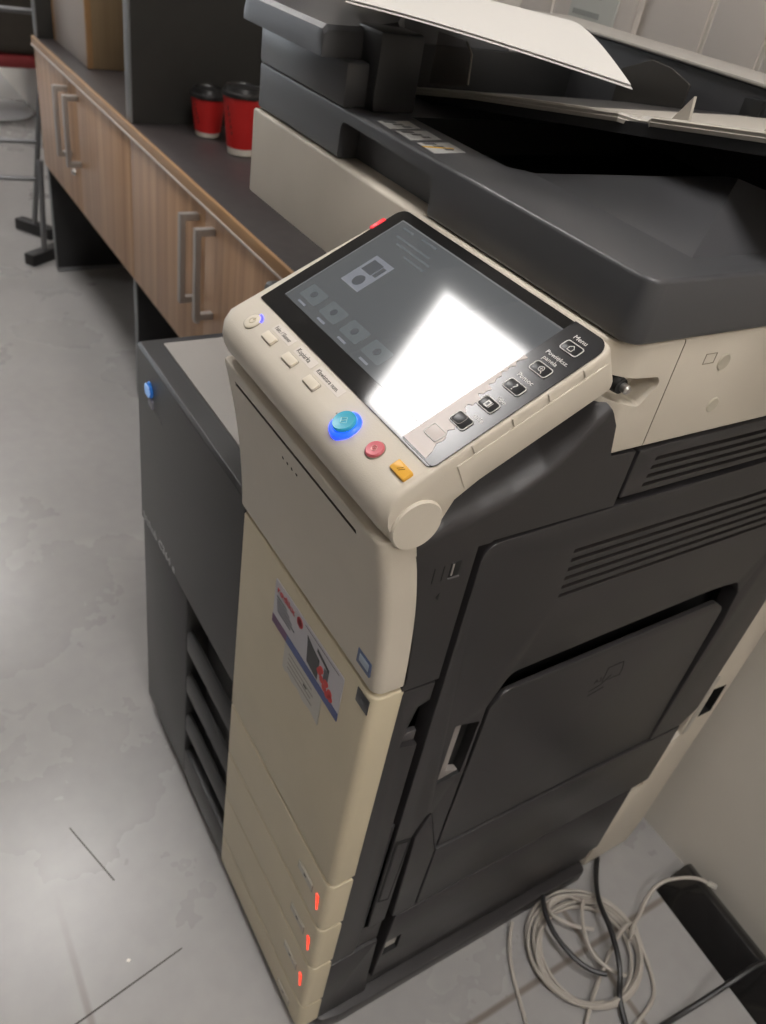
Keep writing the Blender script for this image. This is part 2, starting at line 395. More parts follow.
# steel frame and chair at the far left
STL = mat('grey_steel_tube', '#7b7b7d', .35, metal=.6); FOOT = mat('black_foot', '#1d1c1d', .5)
t = empty('steel_frame', (-2.9, .1, 0), 'thin steel tube frame on black foot blocks beside the cupboard end', 'frame')
for (x, y, zt, ax_, ln) in ((-2.94, .325, 1.5, (.82, .57), .131), (-2.686, .302, .345, (-.58, .81), .13)):
    MB().tube(STL, [(x, y-.005, .04), (x, y+zt*.131 if zt > 1 else y+.01, zt)], .010, 12).build('post', t)
    d = Vector((ax_[0], ax_[1], 0)).normalized(); nrm = Vector((-d.y, d.x, 0))
    M_ = MX((x, y, 0), d, nrm, (0, 0, 1)); MB().box(FOOT, -.085, .085, -.022, .022, 0, .042, .005, M=M_).build('foot', t)
for (x, y, zt) in ((-3.03, -.55, 1.5),):
    MB().tube(STL, [(x, y, .04), (x, y, zt)], .010, 12).build('post', t); MB().box(FOOT, x-.085, x+.085, y-.022, y+.022, 0, .042, .005).build('foot', t)
for z in (.335, .745): MB().tube(STL, [(-2.94, .325+.131*z, z), (-3.03, -.55, z)], .009, 12).build('crossbar', t)
MB().tube(STL, [(-2.94, .35, .205), (-3.03, -.55, .205)], .009, 12).build('crossbar', t)
t = empty('swivel_chair', (-4.72, .48, 0), 'dark chair with red seat edge on a white pedestal, far left behind the steel frame', 'chair')
WPL = mat('white_pedestal', '#d9dde0', .3)
MB().lathe(WPL, [(0, 0), (.21, 0), (.22, .008), (.20, .02), (.05, .035), (0, .035)], (-4.72, .48, 0), 32).build('base', t)
MB().lathe(WPL, [(0, .03), (.03, .03), (.022, .1), (.024, .28), (0, .28)], (-4.72, .48, 0), 20).build('column', t)
MB().prism(mat('red_seat', '#7a2226', .6), rpoly([(-5.1, -.05), (-4.40, -.05), (-4.40, .70), (-5.1, .70)], .06), 'z', .275, .33, .015).build('seat', t)
MB().box(mat('brown_upholstery', '#3a352f', .8, noise=.1, nscale=20), -5.12, -4.41, -.06, .705, .328, 1.1, .05, seg=4).build('backrest', t)

# wall notice
n = MB(); n.box(mat('notice_board', '#c6c8c2', .4), -.73, -.635, .6965, .6999, 1.125, 1.30, .001)
t = empty('notice', (-.68, .698, 1.2), 'small notice with rows of print on the white wall behind the feeder', 'notice')
n.build('sheet', t); n = MB()
for k in range(6):
    z = 1.14+k*.024; n.box(mat('notice_print', '#8d8f8b', .6), -.722, -.722+random.uniform(.05, .07), .6961, .6966, z, z+.007)
n.box(mat('notice_dark', '#4a4d4c', .6), -.652, -.643, .6961, .6966, 1.172, 1.185); n.build('print', t)

# ------------------------------------------------------------------ the copier
root = empty('photocopier', (-.3, .33, 0), 'large office photocopier, cream front covers and black side, tilted touch screen', 'photocopier')
Ppt = root
def part(mb, name, parent=None, label=None, base=None):
    p = parent or root
    o = mb.build(name, p, base=world_off(p)); 
    if label: o['label'] = label
    return o
# inner chassis
c = MB()
c.box(DEEP, -.600, -.040, .035, .60, .028, .716, .002)
c.box(DEEP, -.262, -.050, .035, .60, .716, .905, .002)
c.box(DEEP, -.600, -.262, .46, .60, .716, .92, .002)
c.box(DEEP, -.590, -.03, .05, .50, .004, .030, .002)
part(c, 'chassis')
b = MB(); b.prism(BLK, rpoly([(-.612, .012), (.004, .030), (.010, .060), (.010, .525), (-.612, .53)], .01), 'z', .0, .028, .003); part(b, 'base_plinth')
for k, (x, y) in enumerate(((-.56, .09), (-.07, .09), (-.56, .5), (-.07, .5))):
    q = MB(); q.lathe(DEEP, [(.0, 0), (.02, 0), (.02, .03), (0, .03)], (x, y, 0)); part(q, 'foot')
# black left front: upper cover with bevelled shoulder
u_ = MB()
prof = rpoly([(0.0, .443), (0.0, .726), (.004, .7300), (.60, .7300), (.60, .700), (.03, .700), (.03, .443)], [0, .003, .003, 0, 0, 0, 0])
u_.prism(BLKF, prof, 'x', -.6205, -.266, .003)
uo = part(u_, 'left_front_cover')
l_ = MB(); l_.box(BLKF, -.616, -.430, .001, .04, .033, .4405, .004)
l_.box(DEEP, -.432, -.266, .036, .04, .033, .443)
for z0, z1 in ((.033, .098), ):
    l_.box(BLKF, -.431, -.266, .001, .04, z0, z1, .003)
lo = part(l_, 'lower_left_cover')
for k in range(4):
    zt = .427 - .0925*k; q = MB()       # pull bar below each opening
    a, bb = zt-.053, zt-.0925+.002
    q.prism(BLKF, [(.002, bb), (.002, a-.006), (.006, a), (.010, a), (.010, bb)], 'x', -.430, -.266, .0015)
    part(q, 'drawer_pull')
g = MB(); g.box(DEEP, -.615, -.432, .0045, .02, .4402, .4435); part(g, 'cover_seam')
tr = MB(); tr.prism(GREYTOP, rpoly([(-.604, .030), (-.268, .030), (-.268, .44), (-.604, .44)], .004), 'z', .7297, .7320, .0008); part(tr, 'output_tray', label='light grey output tray plate')
for x in (-.50, -.42): pass
# badge and name
lg = MB(); lg.lathe(mat('badge_blue', '#1d63b5', .25, emit='#2f7fe0', es=.12), [(0, -.004), (.0095, -.003), (.0115, 0), (0, 0)], (-.566, -.0002, .688), 24, ax='y')
for k in (-2, -1, 0, 1, 2):
    h_ = math.sqrt(max(0, .0095**2-(k*.0032)**2)); lg.box(mat('badge_pale', '#9cc4f0', .3, emit='#a8d0ff', es=.2), -.566-h_, -.566+h_, -.0052, -.0036, .688+k*.0032-.0006, .688+k*.0032+.0006)
part(lg, 'logo_badge', uo, 'round striped blue logo badge')
gl = MB(); gl.box(mat('badge_grey', '#8c8b93', .35), -.572, -.553, -.002, .001, .664, .677, .003); gl.box(mat('thin_grey_print', '#6a6a6b', .5), -.577, -.522, -.0006, .0006, .6615, .6645); part(gl, 'power_lamp', uo)
def front_text(mb, m, s, x, z, size, y=-.0003, sx=1.0): mb.text(m, s, size, MX((x, y, z), (1, 0, 0), (0, 0, 1), (0, -1, 0)), sx=sx)
nm = MB(); front_text(nm, mat('silver_print', '#b0b0b1', .4), 'bizhub C364 e', -.609, .4455, .0200, sx=1.15); part(nm, 'model_lettering', uo)

# cream front covers
def cover_section(x0, x1, y0, y1, r=.009):
    return rpoly([(x0, y0), (x1, y0), (x1, y1), (x0, y1)], [.006, r, 0, 0], 6)
def cream_block(m, z0, z1, yoff, inset=.0035, n=14, x0=-.270, x1=0.0, d=.030):
    sl = []
    hs = [0, .001, .0022, inset] + [inset + (z1-z0-2*inset)*k/n for k in range(1, n)] + [z1-z0-inset, z1-z0-.0022, z1-z0-.001, z1-z0]
    for h in hs:
        e = min(h, z1-z0-h); ins = 0
        if e < inset: ins = inset - math.sqrt(max(0, inset**2-(inset-e)**2))
        yo = yoff(z0+h)
        sl.append([Vector((p[0], p[1]+yo, z0+h)) for p in cover_section(x0+ins, x1-ins, ins, d)])
    return MB().loft(m, sl)
fo = lambda z: -(.04*(z-.714) + .65*(z-.714)**2) if z > .714 else 0
up = cream_block(CREAM, .7155, .889, fo, x0=-.2775); upo = part(up, 'front_cover', label='cream upper front cover')
ct = MB(); ct.box(SLOT, -.255, -.035, -.06, -.0190, .8705, .8745); cut(upo, ct)
ct = MB()
for k in range(4): ct.lathe(DEEP, [(0, -.01), (.0016, -.01), (.0016, .01), (0, .01)], (-.163+k*.0085, -.018, .8515), 10, ax='y')
cut(upo, ct)
td = cream_block(CREAMD, .4045, .7125, lambda z: 0, n=3); tdo = part(td, 'toner_door', label='yellowed cream front door')
for k, (z0, z1) in enumerate(((.305, .4015), (.207, .3025), (.0965, .2045), (.029, .094))):
    d = cream_block(CREAMD, z0, z1, lambda z: 0, inset=.0025, n=2)
    do = part(d, 'paper_drawer', label=None)
    z1 += .010; q = MB()
    if k < 3:
        q.prism(mat('red_lamp', '#ff4a3a', .4, emit='#ff3a22', es=1.6), rpoly([(-.0205, z1-.050), (-.0150, z1-.078), (-.0135, z1-.076), (-.0150, z1-.050)], .0012), 'y', -.0012, .0004, .0003)
        part(q, 'indicator_lamp', do, 'glowing red paper level lamp')
    q = MB(); q.box(mat('size_card', '#b8b2a4', .4), -.062, -.030, -.0008, .0004, z1-.064, z1-.050, .0003)
    q.box(mat('size_card_edge', '#8f8878', .5), -.0635, -.0285, -.0004, .0005, z1-.0655, z1-.0485, .0002)
    for j in range(1): q.box(INK, -.049, -.044, -.0010, -.0002, z1-.059, z1-.055)
    part(q, 'size_label', do)
# stickers on the cream front
st = MB(); st.prism(mat('card_white', '#b9b6bb', .4), rpoly([(-.183, .6375), (-.044, .6375), (-.044, .692), (-.183, .692)], .002), 'y', -.0008, .0002)
st.prism(mat('card_blue', '#31437f', .4), rpoly([(-.150, .6335), (-.044, .6335), (-.044, .6445), (-.150, .6445)], 0), 'y', -.0011, -.0004)
st.box(mat('card_purple', '#5a2a58', .4), -.183, -.150, -.0011, -.0004, .6335, .6445)
front_text(st, mat('card_red', '#c0303a', .4), 'rodikx', -.178, .679, .0115, y=-.0010, sx=1.25)
st.lathe(MATS['card_red'], [(.0035, -.0011), (.0062, -.0011), (.0062, -.0004), (.0035, -.0004), (.0035, -.0011)], (-.1285, 0, .6815), 20, ax='y')
for k in range(5): st.box(mat('card_grey', '#55565c', .5) if k else mat('card_green', '#50605a', .5), -.178+.001*k, -.155+.006*min(k, 3)-(.008 if k == 4 else 0), -.0010, -.0006, .6715-k*.0042, .6735-k*.0042)
st.box(MATS['card_grey'], -.118, -.052, -.0010, -.0006, .6878, .6886)
st.prism(mat('card_black', '#1d1c1f', .4), [(-.108, .650), (-.086, .646), (-.086, .672), (-.100, .676), (-.112, .681), (-.110, .670)], 'y', -.0011, -.0004)
st.prism(MATS['card_black'], [(-.092, .679), (-.068, .673), (-.068, .677), (-.092, .683)], 'y', -.0011, -.0004)
st.box(MATS['card_grey'], -.076, -.068, -.0011, -.0004, .655, .673)
for k, (x, z) in enumerate(((-.084, .660), (-.078, .655), (-.072, .650), (-.066, .647), (-.062, .653), (-.070, .658), (-.060, .648), (-.081, .665))):
    st.lathe(mat('card_bright_red', '#d2332f', .4), [(0, -.0012), (.0042, -.0012), (.0042, -.0004), (0, -.0004)], (x, 0, z), 12, ax='y')
part(st, 'promotional_sticker', tdo, 'glossy sticker with red lettering, blue stripe and a small picture of a machine')
s2 = MB(); s2.prism(mat('faded_label', '#bab6ae', .5), [(-.152, .5965), (-.146, .594), (-.140, .5975), (-.13, .594), (-.118, .597), (-.105, .593), (-.09, .596), (-.0735, .592), (-.0735, .6335), (-.152, .6335)], 'y', -.0006, .0002)
for k in range(4): s2.box(mat('faded_print', '#97938c', .6), -.142, -.088-.004*(k % 2), -.0008, -.0004, .604+k*.0065, .6062+k*.0065)
s2.box(INK, -.108, -.101, -.0009, -.0004, .6145, .6165)
part(s2, 'paper_label', tdo, 'faded white paper label with a torn lower edge')
s3 = MB(); s3.box(mat('tag_black', '#2b2a2c', .4), -.0235, -.0045, -.0009, .0002, .6885, .7055, .0003); s3.box(mat('tag_mark', '#55565a', .5), -.016, -.011, -.0012, -.0006, .695, .6985); part(s3, 'dark_tag', tdo, 'small dark square tag')
s4 = MB(); s4.box(mat('tag_blue', '#4b5a7d', .4), -.031, -.010, -.0026, .0005, .7315, .7475, .0003); s4.box(mat('tag_pale', '#a3b0bf', .4), -.0275, -.0125, -.003, -.0018, .736, .7445, .0006); part(s4, 'blue_tag', upo, 'small blue and grey square tag')

# ---- right side
XP = 0.0; XI = -.020
def side(mbx, m, pts, r=0, x0=XI, x1=XP, bev=.0015): return mbx.prism(m, rpoly(pts, r), 'x', x0, x1, bev, ends=(0, 1))
# front side strip
q = MB(); side(q, BLK, [(.028, .191), (.060, .191), (.064, .200), (.064, .475), (.064, .618), (.044, .624), (.046, .650), (.052, .678), (.064, .682), (.064, .7065), (.028, .7085)], 0)
sf = part(q, 'side_strip'); 
q = MB(); q.prism(mat('pocket_lip', '#4a4748', .45), [(.044, .618), (.064, .614), (.064, .632), (.052, .634)], 'x', -.012, -.006, .001); part(q, 'pocket_lip', sf)
# hump with usb port
def zc(y):
    P = [(.0, .880), (.029, .893), (.06, .899), (.09, .909), (.115, .924), (.134, .943), (.150, .962), (.165, .975), (.22, .985)]
    for (a, c), (b_, d) in zip(P, P[1:]):
        if y <= b_: return c + (d-c)*(y-a)/(b_-a)
    return P[-1][1]
def ztop(y):
    P = [(.0, .884), (.008, .902), (.017, .917), (.131, .979), (.145, .978), (.160, .966), (.172, .948), (.179, .919), (.212, .9175)]
    for (a, c), (b_, d) in zip(P, P[1:]):
        if y <= b_: return c + (d-c)*(y-a)/(b_-a)
    return P[-1][1]
def yfront(z): return .030 + (fo(z) if z > .714 else 0)
def sm(t): t = max(0, min(1, t)); return t*t*(3-2*t)
def shoulder(ya, yb, zbf, ny, nz):
    rows = []
    for j in range(nz+1):
        v = j/nz; row = []
        for i in range(ny+1):
            y = ya + (yb-ya)*i/ny
            if ya < .03:
                ys = yfront(.7105 + .185*v) - .002; y = ys + (yb-ys)*i/ny
            zb = zbf(y); z = zb + (ztop(y)-zb)*v
            d = -.048*sm((z - zc(y) + .012)/.042)
            row.append((d, y, z))
        rows.append(row)
    return rows
hp = MB(); hp.grid(BLK, shoulder(.0035, .066, lambda y: .7105, 26, 70), thick=(-.02, 0, 0)); hp.grid(BLK, shoulder(.066, .2085, lambda y: .8625 if y > .08 else .8605, 70, 50), thick=(-.02, 0, 0)); hp_done = 1
hpo = part(hp, 'side_shoulder', label='black curved shoulder under the screen')
q = MB(); q.box(DEEP, -.010, .0006, .0435, .0535, .836, .8515, .001); q.box(SILV, -.006, .0009, .0450, .0468, .838, .850, .0004); q.box(mat('port_lip', '#5d5a5b', .4), -.002, .0012, .0430, .0540, .8345, .8362, .0005)
for a in (.0285, .0372): q.box(DEEP, -.001, .0004, a, a+.0008, .835, .850)
q.prism(DEEP, [(.0365, .8175), (.0395, .8215), (.0395, .8140)], 'x', -.001, .0004); part(q, 'usb_port', hpo)
# main side door with vents
q = MB()
side(q, BLK, [(.074, .245), (.098, .245), (.098, .432), (.114, .476), (.143, .373), (.143, .630), (.160, .6735), (.300, .6775), (.450, .6805), (.500, .6760), (.514, .655), (.519, .600), (.507, .385), (.509, .373), (.572, .373), (.594, .40), (.600, .620), (.600, .8655), (.15, .8595), (.074, .8575)],
     [0, 0, 0, .004, 0, .004, .014, 0, 0, .012, .010, 0, 0, 0, 0, 0, 0, 0, 0, .016])
sd = part(q, 'side_door', label='black side door with a ventilation grille')
ct = MB()
for k in range(6):
    z = .823 - .0108*k; y0 = .181 + .0006*k
    ct.prism(VENT, rpoly([(y0, z-.0046), (.555, z-.0046), (.555, z), (y0, z)], .001), 'x', -.0065, .004)
ct.prism(DEEP, rpoly([(.108, .524), (.1375, .528), (.1395, .612), (.108, .621)], .002), 'x', -.012, .004)
cut(sd, ct)
q = MB(); q.prism(mat('latch_grey', '#8a8480', .45), [(.1085, .5235), (.137, .5285), (.1200, .537), (.1200, .619), (.1085, .6205)], 'x', -.0115, -.0035, .001); part(q, 'door_handle', sd, 'grey inset door latch')
# bypass tray
q = MB(); side(q, BLK, [(.147, .3735), (.505, .3765), (.503, .632), (.478, .6495), (.163, .6435), (.150, .625)], [.002, .002, .016, .006, .018, .006], x0=-.007, x1=-.0015, bev=.0015)
bt = part(q, 'bypass_tray', label='black fold-down bypass tray')
q = MB()
qi = DEEP
def yz_lines(mbx, m, pts, wd, x):
    for (a, b_) in zip(pts, pts[1:]):
        A = Vector((x, a[0], a[1])); B = Vector((x, b_[0], b_[1])); mbx.tube(m, [A, B], wd, 6)
yz_lines(q, DEEP, [(.322, .583), (.322, .607), (.346, .607), (.350, .594), (.350, .583), (.332, .583)], .0006, -.0015)
yz_lines(q, DEEP, [(.306, .574), (.322, .579), (.334, .590)], .0006, -.0015); yz_lines(q, DEEP, [(.307, .566), (.330, .571)], .0006, -.0015)
q.text(DEEP, 'A3', .010, MX((-.0014, .308, .586), (0, 1, 0), (0, 0, 1), (1, 0, 0))); part(q, 'paper_symbol', bt)
q = MB(); side(q, DEEP, [(.10, .36), (.59, .36), (.59, .70), (.10, .70)], x0=-.050, x1=-.036, bev=0); part(q, 'door_recess')
# lower panel
q = MB(); side(q, BLK, [(.146, .239), (.541, .239), (.575, .239), (.575, .316), (.573, .3705), (.146, .3695)], .002); part(q, 'lower_side_cover')
q = MB(); side(q, BLK, [(.110, .239), (.143, .239), (.143, .3705), (.1165, .468), (.104, .428)], .002); part(q, 'hinge_cover')
q = MB(); side(q, BLK, [(.1085, .070), (.541, .072), (.541, .2370), (.116, .2350)], .002); lc = part(q, 'base_side_cover')
ct = MB(); ct.box(DEEP, -.010, .01, .115, .1385, .129, .166); cut(lc, ct)
q = MB(); q.box(mat('window_grey', '#aaa59f', .5), -.0105, -.0030, .1155, .1350, .140, .1655); part(q, 'inspection_window', lc)
q = MB(); side(q, BLK, [(.028, .031), (.106, .031), (.1015, .080), (.098, .190), (.060, .1885), (.028, .1875)], .002); part(q, 'base_corner_cover')
q = MB(); side(q, BLK, [(.108, .031), (.536, .031), (.541, .068), (.108, .067)], .002, x1=-.006); part(q, 'base_rail')
q = MB(); side(q, BLK, [(.067, .192), (.0985, .192), (.0985, .243), (.0715, .243), (.0715, .47), (.067, .47)], .001, x1=-.0035); part(q, 'slot_filler')
q = MB(); q.prism(DEEP, [(.0755, .307), (.0925, .300), (.0975, .432), (.0755, .439)], 'x', -.002, .0003); q.prism(BLK, [(.0785, .311), (.0900, .306), (.0935, .428), (.0785, .433)], 'x', -.002, .0012, .0005); part(q, 'slot_frame', sd)
# upper vent panel
q = MB(); side(q, BLK, [(.2125, .8690), (.600, .8700), (.600, .9190), (.2145, .9170)], .002); vp = part(q, 'vent_panel', label='black upper vent strip')
ct = MB()
for k in range(4):
    z = .9065 - .0088*k; ct.prism(VENT, rpoly([(.238-.0008*k, z-.0042), (.56, z-.0042), (.56, z), (.239-.0008*k, z)], .001), 'x', -.0065, .004)
cut(vp, ct)
# rear cream cover
q = MB(); q.prism(CREAM, [(.541, .005), (.642, .007), (.656, .066), (.668, .50), (.668, .919), (.602, .919), (.602, .465), (.588, .467), (.602, .329), (.580, .313), (.577, .216), (.543, .216)], 'x', -.60, -.004, .003, ends=(0, 1))
rc = part(q, 'rear_cover', label='cream rear cover'); ct = MB(); ct.prism(DEEP, [(.619, .424), (.650, .420), (.651, .360), (.621, .360)], 'x', -.018, .01); cut(rc, ct)
q = MB(); q.prism(TRAYC, [(.602, .46), (.614, .455), (.614, .335), (.604, .33)], 'x', -.006, -.0025, .001); part(q, 'cord_cover', rc)

# ---- scanner
q = MB(); q.prism(CREAM, rpoly([(-.619, .1445), (0.0, .1445), (0.0, .660), (-.619, .660)], [.004, .034, .004, .004], 10), 'z', .9205, 1.0150, .003, seg=3)
sb = part(q, 'scanner_body', label='cream scanner body')
q = MB()
ct = MB(); ct.prism(CREAM, rpoly([(.146, .990), (.150, .972), (.188, .962), (.203, .980), (.198, .986)], .005), 'x', -.020, .01); cut(sb, ct)
ct = MB(); ct.box(CREAMSEAM, -.0012, .01, .2125, .2137, .9, 1.02); cut(sb, ct)
q = MB(); q.lathe(DEEP, [(0, -.026), (.0062, -.026), (.0066, -.004), (.006, .0), (0, 0)], (-.002, .163, .982), 20, ax='x')
q.lathe(SILV, [(0, -.002), (.0036, -.002), (.0036, .004), (.0022, .0055), (0, .0055)], (-.001, .1645, .9815), 14, ax='x'); part(q, 'lock_screw', sb, 'black screw plug with a metal tip')
q = MB()
for a in ((.245, .2455, .990, .999), (.2575, .258, .990, .999), (.245, .258, .9900, .9906), (.245, .258, .9985, .999)): q.box(CREAMSEAM, -.001, .0004, *a)
part(q, 'square_mark', sb)
for yy, zz, rr9 in ((.2715, .989, .0075), (.283, .9485, .007)):
    q = MB(); q.lathe(mat('recess_shade', '#b5ad9c', .5), [(0, 0), (rr9, 0), (rr9-.001, .0008), (0, .0002)], (0, yy, zz), 20, ax='x'); part(q, 'round_plug', sb)
q = MB(); q.prism(GRY, rpoly([(-.6165, .1490), (.003, .1490), (.003, .62), (-.6165, .62)], [.004, .015, .004, .004], 10), 'z', 1.0162, 1.0640, .0035, seg=3)
ld = part(q, 'scanner_lid', label='charcoal scanner lid')
ct = MB(); ct.prism(GRY, rpoly([(-.4205, 1.00), (-.252, 1.00), (-.2525, 1.050), (-.4195, 1.052)], [0, 0, .004, .008]), 'y', .10, .172); cut(ld, ct)
ct = MB(); ct.prism(DEEP, [(-.392, .212), (-.235, .212), (-.12, .33), (-.12, .56), (-.392, .56)], 'z', 1.03, 1.09); cut(ld, ct)  # well in deep black, painting in the shadow under the document tray
w_ = MB(); A_ = (-.218, .227, 1.0636); B_ = (-.127, .209, 1.0636); C_ = (-.027, .220, 1.0636); P_ = (-.076, .308, 1.1035); E_ = (-.018, .40, 1.0630); F_ = (-.20, .42, 1.0630); R2 = (-.062, .345, 1.0905)
w_.poly(GRY, [A_, B_, C_, P_, (-.02, .48, 1.063), (-.21, .48, 1.063), (-.060, .48, 1.064)], [(0, 1, 2, 3), (2, 4, 3), (3, 4, 6), (3, 6, 5), (0, 3, 5), (0, 5, 6, 4, 2, 1)])
part(w_, 'paper_stop', ld, 'raised charcoal wedge on the lid')
q = MB(); LB = mat('instruction_print', '#b2b1ae', .5); LB2 = mat('instruction_dark', '#5a5a5a', .5)
for k, (x0, x1) in enumerate(((-.374, -.345), (-.341, -.309), (-.304, -.270))):
    q.prism(LB, [(x0+.003, .160), (x1, .158), (x1-.004, .195), (x0, .197)], 'z', 1.0636, 1.0645)
    for j in range(3): q.box(LB2, x0+.004+j*.008, x0+.009+j*.008, .165+.006*j, .178+.004*j, 1.0643, 1.0647)
q.prism(mat('instruction_yellow', '#c9a037', .5), [(-.290, .158), (-.2872, .158), (-.2822, .188), (-.285, .188)], 'z', 1.0644, 1.0649)
part(q, 'instruction_label', ld, 'pale instruction label with a yellow pencil mark')

# ---- document feeder
q = MB(); q.box(GRY, -.6155, -.417, .1475, .215, 1.0635, 1.104, .004); q.box(GRY, -.6155, -.52, .20, .58, 1.0635, 1.104, .004); q.box(mat('inner_charcoal', '#303031', .45), -.450, -.402, .172, .222, 1.0635, 1.134, .004)
df = part(q, 'document_feeder', label='charcoal document feeder block')
rows = []
def topz(x, y):
    return 1.130 + .018*sm((y-.150)/.14)*(.5+.5*sm((x+.62)/.16)) 
xs = [-.620, -.618, -.614] + [-.605+.0175*k for k in range(10)] + [-.441, -.4365, -.435]
ys = [.128, .1295, .134] + [.145+.0225*k for k in range(13)]
for i, y in enumerate(ys):
    row = []
    for j, x in enumerate(xs):
        e = 0
        if i < 2: e += (.010, .004)[i]
        if j < 2: e += (.010, .004)[j]
        if j > len(xs)-3: e += (.004, .010)[j-len(xs)+2]
        xx = x - .075*sm((y-.21)/.06)*sm((x+.60)/.16)
        row.append((xx, y, topz(x, y)-e))
    rows.append(row)
b_ = MB(); V = rows
bm_rows_bottom = [[(p[0], p[1], 1.1035) for p in r] for r in rows]
bmm = bmesh.new(); T_ = [[bmm.verts.new(p) for p in r] for r in rows]; D_ = [[bmm.verts.new(p) for p in r] for r in bm_rows_bottom]
I = len(rows)-1; J = len(rows[0])-1
for i in range(I):
    for j in range(J):
        bmm.faces.new((T_[i][j], T_[i][j+1], T_[i+1][j+1], T_[i+1][j])); bmm.faces.new((D_[i][j], D_[i+1][j], D_[i+1][j+1], D_[i][j+1]))
for j in range(J):
    bmm.faces.new((T_[0][j], D_[0][j], D_[0][j+1], T_[0][j+1])); bmm.faces.new((T_[I][j], T_[I][j+1], D_[I][j+1], D_[I][j]))
for i in range(I):
    bmm.faces.new((T_[i][0], T_[i+1][0], D_[i+1][0], D_[i][0])); bmm.faces.new((T_[i][J], D_[i][J], D_[i+1][J], T_[i+1][J]))
b_._merge(bmm, GRY); part(b_, 'feeder_cover', df, 'humped charcoal top cover')
q = MB(); q.box(DEEP, -.5205, -.508, .215, .56, 1.0640, 1.112, .002); part(q, 'feeder_inner_wall', df)
# document tray : sloping pale plate with dark body under it
def tz(x): return 1.1306 + .16*(x+.138) if x > -.138 else 1.1306 + .155*(x+.138) if x > -.38 else 1.0931 + .19*(x+.38)
XSS = [-.505, -.45, -.38, -.30, -.24, -.20, -.18, -.168, -.158, -.145, -.10, -.05, 0, .06, .12]
q = MB(); fy = lambda x: .270 + (.012 if -.170 < x < -.150 else 0)
zk = lambda x: tz(x) - (.0035 if -.170 < x < -.150 else 0)
q.grid(TRAYC, [[(x, fy(x), zk(x)-.0045) for x in XSS], [(x, fy(x)-.0012, zk(x)-.0015) for x in XSS], [(x, fy(x)+.001, zk(x)) for x in XSS], [(x, .285, tz(x)-.001) for x in XSS], [(x, .30, tz(x)-.001) for x in XSS]], thick=(0, 0, -.003))
q.grid(TRAYC, [[(x, .30, tz(x)-.001) for x in XSS if x > -.26], [(x, .52, tz(x)-.001) for x in XSS if x > -.26]], thick=(0, 0, -.003))
q.grid(mat('tray_dark', '#2f2d2c', .4), [[(x, .30, tz(x)-.001) for x in XSS if x < -.23], [(x, .52, tz(x)-.001) for x in XSS if x < -.23]], thick=(0, 0, -.003))
dt = part(q, 'document_tray', label='pale sloping document tray')
q = MB(); q.grid(mat('tray_underside', '#262627', .5), [[(x, .274, tz(x)-.006) for x in XSS], [(x, .52, tz(x)-.006) for x in XSS]], thick=(0, 0, -.010)); part(q, 'tray_body', dt)
for x, y in ((-.128, .285), (-.045, .285)):
    q = MB(); q.poly(TRAYC, [(x-.012, y, tz(x)-.004), (x+.006, y, tz(x)-.004), (x+.003, y, tz(x)+.017), (x-.012, y+.003, tz(x)-.004), (x+.006, y+.003, tz(x)-.004), (x+.003, y+.003, tz(x)+.017)], [(0, 1, 2), (3, 5, 4), (0, 3, 4, 1), (1, 4, 5, 2), (2, 5, 3, 0)]); part(q, 'tray_fin', dt)
q = MB(); q.prism(mat('back_guide', '#3c3c3e', .45), [(-.62, 1.05), (.12, 1.05), (.12, 1.142), (-.62, 1.142)], 'y', .52, .60, .004); 
bg = part(q, 'back_guide'); q = MB(); q.box(mat('guide_top', '#a39e97', .4), -.62, .12, .516, .602, 1.1415, 1.1455, .0015); part(q, 'top_strip', bg)
SMOKE = mat('smoked_plastic', '#6f675e', .12, alpha=.35)
q = MB(); q.prism(SMOKE, rpoly([(-.475, 1.078), (-.408, 1.092), (-.412, 1.121), (-.424, 1.130), (-.475, 1.130)], [0, .002, .004, .004, 0]), 'y', .285, .2885, .0008); q.tube(mat('smoked_edge', '#8c857b', .3), [(-.4085, .2868, 1.093), (-.4115, .2868, 1.120), (-.424, .2868, 1.129)], .0012, 6); part(q, 'paper_guide', dt, 'smoked clear paper guide')
q = MB(); q.prism(mat('dark_smoke', '#3a3835', .2), rpoly([(-.40, 1.085), (-.30, 1.10), (-.30, 1.128), (-.33, 1.137), (-.36, 1.139), (-.40, 1.122)], .003), 'y', .49, .4935, .0008); part(q, 'paper_guide', dt, 'dark upright paper guide')
q = MB(); q.prism(DEEP, rpoly([(-.245, 1.105), (-.222, 1.108), (-.222, 1.132), (-.245, 1.13)], .002), 'y', .512, .519, .0005); part(q, 'guide_slot', bg)

# sheets of paper on top of the feeder
def sheet(dz, sh, name, label):
    Tt = Vector((-.147+sh, .237-sh*.3)); a = Vector((-.889, .458)); b = Vector((-.84, -.545)); rows = []
    for j in range(13):
        t = .248*j/12; row = []
        for i in range(19):
            s = .297*i/18; p = Tt + a*s + b*t
            zs = 1.150 + .019*math.sin(min(1, s/.20)*PI/2) - .0075*sm((s-.18)/.12)
            zt = .0110*math.sin(min(1, t/.248)*PI/2)
            z = zs + zt*(1-.75*sm(s/.2)) 
            row.append((p.x, p.y, z+dz))
        rows.append(row)
    o = MB().grid(WHITE, rows, thick=(0, 0, -.0005)).build(name)
    tag(o, label, 'sheet of paper', 'loose sheets on the feeder')
sheet(0, 0, 'paper_sheet', 'top sheet of loose white paper lying askew over the document feeder')
sheet(-.0022, .004, 'paper_sheet', 'second sheet of white paper, its tip just showing below the top sheet')

